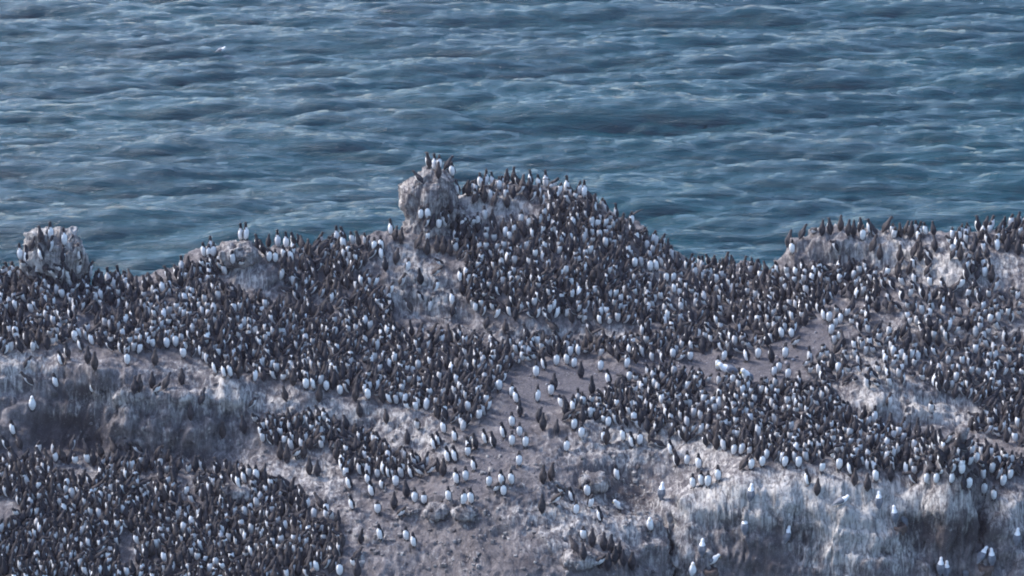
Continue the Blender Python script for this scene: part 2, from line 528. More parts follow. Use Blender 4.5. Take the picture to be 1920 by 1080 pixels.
def build_rock():
    xs = np.concatenate([np.linspace(-21, -13.2, 40), np.arange(-13.0, 13.0, 0.038), np.linspace(13.2, 21, 40)])
    ys = np.concatenate([np.linspace(50, 56.6, 40), np.arange(56.7, 71.6, 0.038), np.linspace(71.8, 80, 45)])
    X, Y = np.meshgrid(xs, ys, indexing='ij')
    Z = height(X, Y)
    # rocky knobs on the skyline
    Z += knob(X, Y, 392, 500, 68.2, 0.45, 0.45, 0.30, 2.5)
    px, py = project(np.stack([X, Y, Z], -1))
    gravel = poly_soft(px, py, GRAVEL, 26)
    gy, gx = np.gradient(Z, ys, axis=1), np.gradient(Z, xs, axis=0)
    slope = np.hypot(gx, gy)
    N = np.stack([-gx, -gy, np.ones_like(Z)], -1)
    N /= np.linalg.norm(N, axis=-1, keepdims=True)
    steep = np.clip((slope - 0.45) / 1.1, 0, 1)
    # broken rock: blocky facets, ribs running down steep faces, small crags
    wx = X + 0.35 * fbm(X * 0.9, Y * 0.9, Z * 0.9, 2, 40)
    wy = Y + 0.35 * fbm(X * 0.9 + 9, Y * 0.9, Z * 0.9, 2, 41)
    d1 = fbm(wx * 1.1, wy * 1.1, Z * 1.1, 4, 1)
    d2 = fbm(wx * 3.2, wy * 2.0, Z * 1.1, 4, 7, ridged=True)
    d3 = fbm(wx * 6.5, wy * 6.5, Z * 4.5, 3, 13, ridged=True)
    st = (Z + 0.25 * d1 + 0.12 * X) / 0.42                      # bedding steps
    step = (st - np.floor(st))
    step = np.where(step < 0.75, step / 0.75, (1 - step) / 0.25) - 0.5
    rough = 1 - 0.93 * gravel
    inner = np.clip((np.minimum(X + 21, 21 - X)) / 6, 0, 1)
    ribs = fbm(wx * 6.0 + 5, wy * 1.3, Z * 0.9, 4, 33, ridged=True)
    clean = 1 - np.clip(blobs(px, py, [(1420, 905, 160, 45, .6), (1600, 910, 160, 40, .6), (1780, 925, 140, 40, .6), (310, 735, 110, 25, .6), (620, 760, 110, 40, .4)]), 0, .6)
    disp = rough * clean * ((0.09 + 0.12 * steep) * d1 + (0.05 + 0.10 * steep) * d2 + (0.04 + 0.03 * steep) * d3 + (0.03 + 0.09 * steep) * step) + rough * (0.02 + 0.06 * steep) * ribs
    fz = Z * 0.7
    disp += rough * clean * ((0.09 + 0.15 * steep) * facets(wx, wy, fz, 0.62, 50) + (0.035 + 0.035 * steep) * facets(wx + 0.1 * d2, wy, fz, 0.24, 60))
    disp += gravel * 0.012 * fbm(X * 5, Y * 5, 0 * X, 3, 23)
    # big crevices in the left cliff and hollows in the right wall
    def box(cx, cy, rx, ry, v, p=6.0, tilt=0.0):
        ux, uy = (px - cx) + tilt * (py - cy), (py - cy) - tilt * (px - cx) * 0.5
        q = 14 * d1 + 9 * d2
        return v * np.exp(-((np.abs(ux + q) / rx) ** p + (np.abs(uy + q * 0.6) / ry) ** p))
    relief = (box(120, 812, 78, 34, -.24, 4) + box(30, 800, 40, 40, .16) + box(300, 748, 120, 13, .17, 8) + box(310, 778, 120, 16, -.10) + box(255, 805, 60, 26, .10, tilt=.3)
              + box(440, 740, 34, 26, .14) + box(375, 800, 26, 46, .12, tilt=.3) + box(300, 850, 90, 12, -.10) + box(180, 745, 50, 14, -.14) + box(150, 700, 60, 16, .10, tilt=.4)
              + box(560, 770, 50, 30, .09, tilt=-.2) + box(660, 770, 44, 26, .10) + box(740, 800, 40, 34, .12, tilt=.3) + box(835, 842, 36, 26, .10)
              + box(1420, 950, 70, 40, .12, tilt=.2) + box(1500, 1010, 50, 50, -.14) + box(1570, 985, 46, 40, .15) + box(1585, 1050, 50, 26, .14) + box(1660, 985, 44, 34, .08, tilt=.4) + box(1800, 1010, 90, 34, -.12, 4)
              + box(1740, 945, 60, 24, .12, tilt=-.3) + box(1340, 1000, 50, 40, -.12) + box(1420, 1040, 44, 30, .12) + box(1270, 1000, 44, 60, .14) + box(1880, 990, 36, 60, .14)
              + box(1180, 900, 60, 40, -.10, tilt=.3) + box(1130, 870, 40, 20, .10) + box(1060, 860, 40, 16, .08) + box(1220, 870, 40, 20, .10)
              + box(1570, 470, 40, 24, .10, tilt=.3) + box(1650, 480, 40, 22, .12, tilt=-.4) + box(1800, 500, 40, 26, .10, tilt=-.4)
              + box(1650, 765, 34, 18, .10, tilt=-.4) + box(1740, 775, 40, 16, .10, tilt=-.3) + box(900, 1010, 60, 30, -.06) + box(1040, 1010, 50, 26, .08) + box(760, 540, 34, 26, .10) + box(820, 575, 40, 20, .10))
    V = np.stack([X, Y, Z], -1) + N * ((disp + relief) * inner)[..., None]
    px, py = project(V)
    g = blobs(px, py, [
        (60, 680, 110, 40, .5), (20, 700, 60, 60, .4), (200, 745, 60, 25, .5), (310, 745, 130, 30, .45), (330, 690, 90, 25, .45), (120, 770, 30, 16, .4),
        (420, 735, 45, 40, .6), (520, 760, 90, 45, .6), (640, 775, 80, 35, .55), (760, 800, 70, 55, .65), (820, 850, 60, 30, .45), (300, 800, 80, 40, .25), (270, 850, 60, 30, .25),
        (480, 870, 110, 45, .45), (590, 880, 60, 60, .5), (640, 940, 70, 50, .35), (110, 890, 90, 25, .5), (200, 900, 80, 25, .4), (30, 960, 40, 60, .3), (230, 1040, 50, 60, .3),
        (440, 940, 45, 28, .4), (350, 910, 25, 40, .4),
        (470, 530, 60, 50, .5), (420, 490, 60, 40, .5), (100, 470, 60, 50, .6), (600, 560, 70, 16, .5), (770, 540, 70, 60, .55), (840, 570, 60, 50, .45), (760, 480, 60, 40, .5),
        (900, 395, 70, 28, .55), (1010, 400, 90, 30, .45), (960, 365, 90, 22, .4), (850, 365, 60, 40, .5), (1000, 625, 130, 22, .7), (1160, 630, 60, 20, .55), (1200, 500, 60, 30, .3), (1240, 530, 50, 40, .5),
        (1170, 780, 120, 40, .6), (1240, 830, 90, 40, .55), (1130, 830, 80, 40, .35), (1180, 880, 70, 40, .3), (1060, 860, 60, 30, .3), (1100, 950, 80, 36, .5), (1040, 1000, 80, 55, .45), (960, 960, 50, 24, .35), (720, 1000, 70, 40, .35), (860, 1050, 50, 24, .35), (1190, 1000, 50, 40, .35), (1330, 850, 50, 35, .5),
        (1290, 1070, 60, 40, .4), (1130, 1000, 80, 40, .3), (1290, 960, 90, 60, .5), (1420, 925, 120, 50, .75), (1560, 930, 120, 55, .75), (1700, 935, 130, 40, .6), (1600, 1000, 60, 60, .3), (1860, 945, 90, 30, .5),
        (1430, 960, 40, 40, .4), (1510, 1040, 40, 60, .4), (1300, 1010, 60, 60, .3), (1570, 990, 50, 60, .5), (1660, 980, 50, 50, .35), (1590, 1050, 60, 40, .4), (1700, 1050, 50, 40, .45), (1910, 1000, 40, 80, .5), (1800, 960, 60, 40, .3), (1650, 1030, 80, 40, .3),
        (1570, 470, 110, 50, .45), (1660, 470, 60, 45, .55), (1790, 500, 60, 50, .75), (1880, 510, 60, 50, .6), (1720, 500, 50, 50, .5), (1680, 620, 80, 40, .5), (1630, 690, 60, 50, .45), (1680, 720, 100, 30, .4),
        (1660, 760, 100, 30, .75), (1770, 780, 90, 28, .7), (1850, 730, 60, 30, .45), (1900, 620, 50, 30, .6), (1790, 640, 70, 24, .5), (1560, 690, 50, 30, .35), (1860, 810, 60, 30, .4)])
    g = np.clip(0.10 + g * 0.85, 0, 1)
    s = blobs(px, py, [
        (120, 810, 110, 55, .9), (230, 730, 70, 18, .5), (150, 740, 60, 20, .5), (330, 850, 90, 30, .5), (400, 870, 60, 25, .4),  # first blob darkens the left cliff's hollow, its shade painted into the mask
        (900, 1010, 100, 60, .5), (820, 1060, 90, 30, .35), (990, 930, 60, 40, .4), (1170, 890, 60, 70, .55), (1200, 950, 70, 40, .6), (1090, 880, 40, 40, .4), (1000, 1060, 60, 30, .5),
        (1800, 1010, 120, 40, .55), (1720, 985, 60, 30, .4), (1500, 980, 70, 40, .5), (1560, 1030, 40, 30, .5), (1350, 980, 50, 60, .45), (1440, 1060, 60, 40, .6), (1480, 930, 20, 30, .4), (1850, 970, 60, 30, .5),
        (780, 380, 50, 60, .5), (1640, 600, 60, 25, .5), (1560, 480, 70, 20, .3), (620, 930, 60, 40, .3), (720, 980, 60, 50, .35)])
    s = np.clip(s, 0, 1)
    V = V.reshape(-1, 3)
    nx, ny = len(xs), len(ys)
    i = np.arange(nx * ny).reshape(nx, ny)
    F = np.stack([i[:-1, :-1], i[1:, :-1], i[1:, 1:], i[:-1, 1:]], -1).reshape(-1, 4)
    me = mesh_np("rock_stack", V, F, [M_rock])
    a = me.color_attributes.new("stain_shade", 'FLOAT_COLOR', 'POINT')
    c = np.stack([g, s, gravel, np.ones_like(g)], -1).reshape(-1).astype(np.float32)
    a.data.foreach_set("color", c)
    ob = link(bpy.data.objects.new("rock_terrain", me))
    tag(ob, kind="structure")
    return V, F


ROCK_V, ROCK_F = build_rock()
BVH = BVHTree.FromPolygons([tuple(v) for v in ROCK_V.tolist()], ROCK_F.tolist())
ORG = Vector((0, 0, CAM_H))


def ground(px, py):
    """the rock surface seen at a pixel; just above the skyline, the nearest rock below"""
    for k in range(30):
        d = ray(px, py + k * 1.5)
        h = BVH.ray_cast(ORG, Vector(d), 120)
        if h[0] is not None and h[0].z > -7:
            return h[0], h[1]
    return None, None


# ------------------------------------------------------------------ loose boulders and slabs (things)
def ico(sub):
    import bmesh
    bm = bmesh.new()
    bmesh.ops.create_icosphere(bm, subdivisions=sub, radius=1)
    V = np.array([v.co[:] for v in bm.verts])
    F = np.array([[v.index for v in f.verts] for f in bm.faces])
    bm.free()
    return V, F


def boulder(px, py, size, label, seed, sub=5, sink=0.25, stretch=1.6, cat="boulder", name="boulder", Y=None, rot=0.0, mat=None, boxy=0.85, peak=False):
    V, F = ico(sub)
    p, n = ground(px, py)
    if Y is not None:
        p = Vector(at(px, py, Y))
    V = np.sign(V) * np.abs(V) ** boxy
    D = 1 + 0.22 * fbm(V[:, 0] * 1.3 + seed, V[:, 1] * 1.3, V[:, 2] * 0.8, 3, seed) + 0.10 * fbm(V[:, 0] * 3.6, V[:, 1] * 3.6 + seed, V[:, 2] * stretch, 4, seed + 3, ridged=True)
    V = V * D[:, None] * np.array(size)
    n0 = V / np.linalg.norm(V, axis=1, keepdims=True)
    sz = min(size)
    V = V + n0 * (sz * (0.62 * facets(V[:, 0] + seed, V[:, 1], V[:, 2], sz * 0.9, seed + 70) + 0.18 * facets(V[:, 0], V[:, 1] + seed, V[:, 2], sz * 0.42, seed + 80)))[:, None]
    if peak:
        V[:, 2] *= 1 - 0.30 * np.clip(-V[:, 0] / size[0] - 0.1, 0, 1) - 0.35 * np.clip(V[:, 0] / size[0] - 0.45, 0, 1)
    c, s = math.cos(rot), math.sin(rot)
    V = V @ np.array([[c, s, 0], [-s, c, 0], [0, 0, 1]])
    V[:, 2] += size[2] * (1 - sink)
    ob = link(bpy.data.objects.new(name, mesh_np(name, V, F, [mat or M_boulder])))
    ob.location = p
    tag(ob, label, cat)
    return ob


tall = boulder(806, 428, (0.60, 0.55, 0.86), "tall dark-streaked boulder at the left end of the summit ridge", 3, 6, 0.42, 0.9, Y=69.5, mat=M_tall, boxy=0.62, peak=True)
boulder(106, 525, (0.66, 0.55, 0.75), "pale rock knob at the far left of the skyline with birds on top", 6, 6, 0.5, 1.0, Y=67.2, boxy=0.72, mat=M_pale)
boulder(446, 492, (0.46, 0.4, 0.24), "dark boulder with a pale left edge under the pair of birds on the skyline", 9, 5, 0.2)
boulder(871, 970, (0.24, 0.2, 0.15), "pale flat-topped stone in the brown gully with two birds on it", 14, 4, 0.3, name="stone", cat="rock")
boulder(1085, 1058, (0.36, 0.26, 0.17), "pale rounded stone below the huddle of birds at the bottom", 21, 4, 0.35, name="stone", cat="rock")
boulder(818, 965, (0.26, 0.22, 0.14), "low grey stone left of the pale flat-topped stone", 25, 4, 0.45, name="stone", cat="rock")
boulder(771, 964, (0.16, 0.12, 0.09), "small pale stone behind two birds at the gully's left edge", 27, 4, 0.35, name="stone", cat="rock")
boulder(440, 935, (0.34, 0.25, 0.17), "pale slab standing out of the lower left crowd", 31, 4, 0.4, name="stone", cat="rock")
boulder(1115, 915, (0.30, 0.24, 0.2), "pale stone behind a group of birds above the lower slope", 33, 4, 0.35, name="stone", cat="rock")
ROCKS = [o for o in COL.objects if o.name.split(".")[0] in ("boulder", "stone")]
dg = bpy.context.evaluated_depsgraph_get()
allV, allF = [tuple(v) for v in ROCK_V.tolist()], ROCK_F.tolist()
for o in ROCKS:
    b = len(allV)
    mw = Matrix.Translation(o.location)
    allV += [tuple(mw @ v.co) for v in o.data.vertices]
    allF += [[b + i for i in f.vertices] for f in o.data.polygons]
BVH = BVHTree.FromPolygons(allV, allF)

# ------------------------------------------------------------------ birds
NS = 10


def tube(rings, NS=10):
    """rings: (y, z, half width, half depth, tangent angle, head turn) -> V, F(quads)"""
    V = []
    for (x, y, z, rx, rv, ty, tz, yaw) in rings:
        v = np.array([0, tz, -ty])
        for k in range(NS):
            th = 2 * math.pi * k / NS
            p = np.array([math.sin(th) * rx, 0, 0]) + math.cos(th) * rv * v
            c, s = math.cos(yaw), math.sin(yaw)
            p = np.array([c * p[0] + s * p[1], -s * p[0] + c * p[1], p[2]])
            V.append(np.array([x, y, z]) + p)
    F = []
    n = len(rings)
    for i in range(n - 1):
        for k in range(NS):
            F.append((i * NS + k, i * NS + (k + 1) % NS, (i + 1) * NS + (k + 1) % NS, (i + 1) * NS + k))
    return np.array(V), F


POSES = {   # body tilt, neck length, neck direction from vertical, head turn, head dip
    "upright": (10, 0.066, 8, 0, 0),
    "alert": (4, 0.11, 2, 40, -8),
    "hunched": (16, 0.045, 25, -25, 5),
    "leaning": (42, 0.085, 40, 15, 20),
    "bowing": (30, 0.10, 95, 10, 55),
    "crouching": (66, 0.055, 45, 20, 15),
    "preening": (12, 0.075, 70, 105, 60),
    "tucked": (24, 0.02, 10, 150, 30),
}
BODY = [(-.150, .010, .006), (-.118, .030, .020), (-.080, .053, .045), (-.03, .069, .063), (.02, .074, .070), (.07, .070, .066), (.11, .060, .056)]


GULL_BODY = [(-.175, .012, .006), (-.135, .030, .018), (-.085, .054, .044), (-.03, .074, .064), (.02, .080, .072), (.065, .076, .070), (.10, .064, .060)]


def bird_geo(pose, kind="murre", NS=10, closed=True):
    tilt, neck, ndir, hturn, dip = POSES[pose]
    t = R(tilt)
    hip = np.array([0.0, 0.135 if tilt < 50 else 0.10])
    rings = []
    fat = 1.0 if kind == "murre" else 1.02
    for k, (s, rx, rv) in enumerate(BODY if kind == "murre" else GULL_BODY):
        a = t + (0.22 if k < 3 else 0.0) * (1 if tilt < 50 else -0.5) - 0.05 * k
        c = hip + s * np.array([math.sin(t), math.cos(t)])
        if k < 2:
            c = c + np.array([-.012, .0])
        rings.append([0, c[0], c[1], rx * fat, rv * fat, math.sin(a), math.cos(a), 0])
    sh = hip + .135 * np.array([math.sin(t), math.cos(t)])
    nd = R(ndir)
    nv = np.array([math.sin(nd), math.cos(nd)])
    if kind != "murre":
        neck *= 0.55
    yaw = R(hturn)
    b = sh
    bulk = 1.0 if kind == "murre" else 1.15
    mid = sh + nv * neck * 0.45
    hd = sh + nv * (neck + 0.012)
    am = (t + nd) / 2
    rings.append([0, sh[0], sh[1], .050 * bulk, .048 * bulk, math.sin(am), math.cos(am), 0])
    rings.append([0, mid[0], mid[1], .039 * bulk, .038 * bulk, math.sin(nd), math.cos(nd), yaw * 0.4])
    # the head: centre, forward direction (turned about the vertical)
    f = np.array([math.sin(yaw), math.cos(yaw)])             # x, y
    d = R(dip)
    fwd = np.array([f[0] * math.cos(d), f[1] * math.cos(d), -math.sin(d)])
    up = np.array([f[0] * math.sin(d), f[1] * math.sin(d), math.cos(d)])
    hc = np.array([0, hd[0], hd[1]])
    for (o, rx, rv, fo) in ((0.0, .030, .034, 0.004), (.024, .0315, .037, .012), (.044, .023, .028, .014), (.056, .006, .008, .014)):
        p = hc + up * o * bulk + fwd * fo
        rings.append([p[0], p[1], p[2], rx * bulk, rv * bulk, math.sin(d), math.cos(d), yaw])
    V, F = tube(rings, NS)
    F = list(F)
    # close the ends
    V = list(V)
    V.append(np.mean(V[:NS], axis=0))
    for k in range(NS):
        F.append((k, len(V) - 1, len(V) - 1, (k + 1) % NS)[:0] or (k, len(V) - 1, (k + 1) % NS, (k + 1) % NS)[:0] or (k, len(V) - 1, (k + 1) % NS))
    e = (len(rings) - 1) * NS
    V.append(np.mean(V[e:e + NS], axis=0))
    for k in range(NS):
        F.append((e + k, e + (k + 1) % NS, len(V) - 1))
    fm = []
    nb = len(BODY)
    for i in range(len(rings) - 1):
        for k in range(NS):
            th = (k + 0.5) / NS * 360
            ang = min(th, 360 - th)
            if kind == "murre":
                white = ang < [60, 80, 95, 95, 95, 90, 75, 40][i] if i < nb + 1 else False
                fm.append(1 if white else 0)
            else:
                fm.append(1 if (i >= nb - 1 or ang < 95) else 0)
    fm += [0] * NS + ([0] * NS if kind == "murre" else [1] * NS)
    body = (V, F, fm)
    # folded wings: shells over each flank, out to a point over the tail
    wings = []
    for sgn in (1, -1):
        WV, WF = [], []
        cols = [72, 100, 128, 156] if kind == "murre" else [80, 108, 136, 165]
        rows = [1, 2, 3, 4, 5, 6]
        for ri, i in enumerate(rows):
            (x, y, z, rx, rv, ty, tz, _) = rings[i]
            grow = [1.10, 1.16, 1.16, 1.14, 1.12, 1.02][ri]
            lo, hi = [(112, 150), (92, 158), (78, 160), (72, 160), (76, 156), (95, 140)][ri]
            for layer in (grow, 0.90):
                for c in range(4):
                    th = R(lo + (hi - lo) * c / 3)
                    v = np.array([0, tz, -ty])
                    WV.append(np.array([x, y, z]) + np.array([sgn * math.sin(th) * rx * layer, 0, 0]) + math.cos(th) * rv * layer * v)
        nr = len(rows)

        def vi(r, l, c):
            return r * 8 + l * 4 + c
        for r_ in range(nr - 1):
            for c in range(3):
                q = (vi(r_, 0, c), vi(r_, 0, c + 1), vi(r_ + 1, 0, c + 1), vi(r_ + 1, 0, c))
                WF.append(q if sgn > 0 else q[::-1])
            if not closed:
                continue
            q = (vi(r_, 0, 0), vi(r_ + 1, 0, 0), vi(r_ + 1, 1, 0), vi(r_, 1, 0))
            WF.append(q if sgn > 0 else q[::-1])
            q = (vi(r_, 0, 3), vi(r_, 1, 3), vi(r_ + 1, 1, 3), vi(r_ + 1, 0, 3))
            WF.append(q if sgn > 0 else q[::-1])
        for r_ in (0, nr - 1) if closed else ():
            for c in range(3):
                WF.append((vi(r_, 0, c), vi(r_, 1, c), vi(r_, 1, c + 1), vi(r_, 0, c + 1)))
        wings.append((np.array(WV), WF))
    # bill
    bl = .062 if kind == "murre" else .045
    side = np.cross(fwd, up)
    bc = hc + up * .018 * bulk + fwd * .038 * bulk
    BV = [bc + side * .009 + up * .010, bc - side * .009 + up * .010, bc - side * .009 - up * .008, bc + side * .009 - up * .008,
          bc + fwd * bl * .6 + side * .005 + up * .005, bc + fwd * bl * .6 - side * .005 + up * .005, bc + fwd * bl * .6 - side * .005 - up * .006, bc + fwd * bl * .6 + side * .005 - up * .006,
          bc + fwd * bl - up * .004]
    BF = [(0, 1, 5, 4), (1, 2, 6, 5), (2, 3, 7, 6), (3, 0, 4, 7), (4, 5, 8), (5, 6, 8), (6, 7, 8), (7, 4, 8)]
    # feet: a short shank and a three-toed web
    feet = []
    for sgn in (1, -1):
        fx = sgn * .032
        fy = hip[0] + (0.0 if tilt < 50 else .02)
        top = hip[1] - .045
        FV = [(fx - .007, fy - .01, top), (fx + .007, fy - .01, top), (fx + .007, fy + .005, top), (fx - .007, fy + .005, top),
              (fx - .007, fy - .008, .0), (fx + .007, fy - .008, .0), (fx + .007, fy + .008, .012), (fx - .007, fy + .008, .012),
              (fx - .024, fy + .055, -.002), (fx, fy + .066, -.002), (fx + .024, fy + .055, -.002)]
        FF = [(0, 1, 5, 4), (1, 2, 6, 5), (2, 3, 7, 6), (3, 0, 4, 7), (7, 6, 10, 9), (7, 9, 8), (4, 5, 10), (4, 10, 9), (4, 9, 8)]
        feet.append((np.array(FV), FF))
    return {"body": body, "wings": wings, "bill": (np.array(BV), BF), "feet": feet}


def pymesh(name, V, F, mats, fm=None):
    me = bpy.data.meshes.new(name)
    me.from_pydata([tuple(map(float, v)) for v in V], [], [tuple(f) for f in F])
    for m in mats:
        me.materials.append(m)
    if fm is not None:
        me.polygons.foreach_set("material_index", np.asarray(fm, np.int32))
    me.polygons.foreach_set("use_smooth", np.ones(len(me.polygons), bool))
    me.update()
    return me


LIB = {}


def get_parts(kind, pose, tone):
    key = (kind, pose, tone)
    if key not in LIB:
        g = bird_geo(pose, kind)
        dm = M_dark[tone] if kind == "murre" else M_white
        wm = M_dark[tone] if kind == "murre" else M_gull
        bm_ = M_bill if kind == "murre" else M_yellow
        bmats = [dm, M_white] if kind == "murre" else [M_gull, M_white]
        LIB[key] = [("body", pymesh("body", *g["body"][:2], bmats, g["body"][2])),
                    ("wing", pymesh("wing", *g["wings"][0], [wm])),
                    ("wing", pymesh("wing", *g["wings"][1], [wm])),
                    ("bill", pymesh("bill", *g["bill"], [bm_])),
                    ("foot", pymesh("foot", *g["feet"][0], [M_bill])),
                    ("foot", pymesh("foot", *g["feet"][1], [M_bill]))]
    return LIB[key]


def spread_wing_mesh(sgn):
    """an open wing held up and out from the shoulder"""
    top, n = [], 9
    for k in range(n):
        t = k / (n - 1)
        x = 0.04 + 0.30 * t
        z = 0.27 + 0.10 * math.sin(t * 1.7) - 0.02 * t
        w = 0.105 * (1 - 0.15 * t) * (1 - t ** 4) + 0.012
        top.append((x, -0.02 - 0.05 * t + w * 0.45, z, w))
    V, F = [], []
    for (x, y, z, w) in top:
        V += [(sgn * x, y, z), (sgn * x, y - w * 0.5, z + .012), (sgn * x, y - w, z - .012), (sgn * x, y - w * 0.5, z - .006)]
    for k in range(n - 1):
        a, b = 4 * k, 4 * k + 4
        for j in range(4):
            F.append((a + j, a + (j + 1) % 4, b + (j + 1) % 4, b + j))
    F += [(0, 3, 2, 1), (4 * n - 4, 4 * n - 3, 4 * n - 2, 4 * n - 1)]
    return pymesh("wing", V, F, [M_dark[2]])


def stand(p, yaw, scale, lean):
    """yaw 0 faces the camera, 90 faces the picture's right"""
    # local +Y is the way the bird faces
    m = Matrix.Translation(p) @ Matrix.Rotation(math.pi + R(yaw), 4, 'Z') @ Matrix.Rotation(lean, 4, 'Y') @ Matrix.Scale(scale, 4)
    return m


def make_bird(kind, name, px, py, pose, yaw, tone, scale, spread=None):
    p, n = ground(px, py)
    if p is None:
        return None
    root = link(bpy.data.objects.new(name, None))
    root.empty_display_size = 0.1
    root.matrix_world = stand(p, yaw, scale, 0)
    i = 0
    for pn, me in get_parts(kind, pose, tone):
        if pn == "wing":
            i += 1
            if spread == i or spread == 3:
                me = SPREAD[i - 1]
        o = link(bpy.data.objects.new(pn, me), root)
    return root


SPREAD = [spread_wing_mesh(1), spread_wing_mesh(-1)]

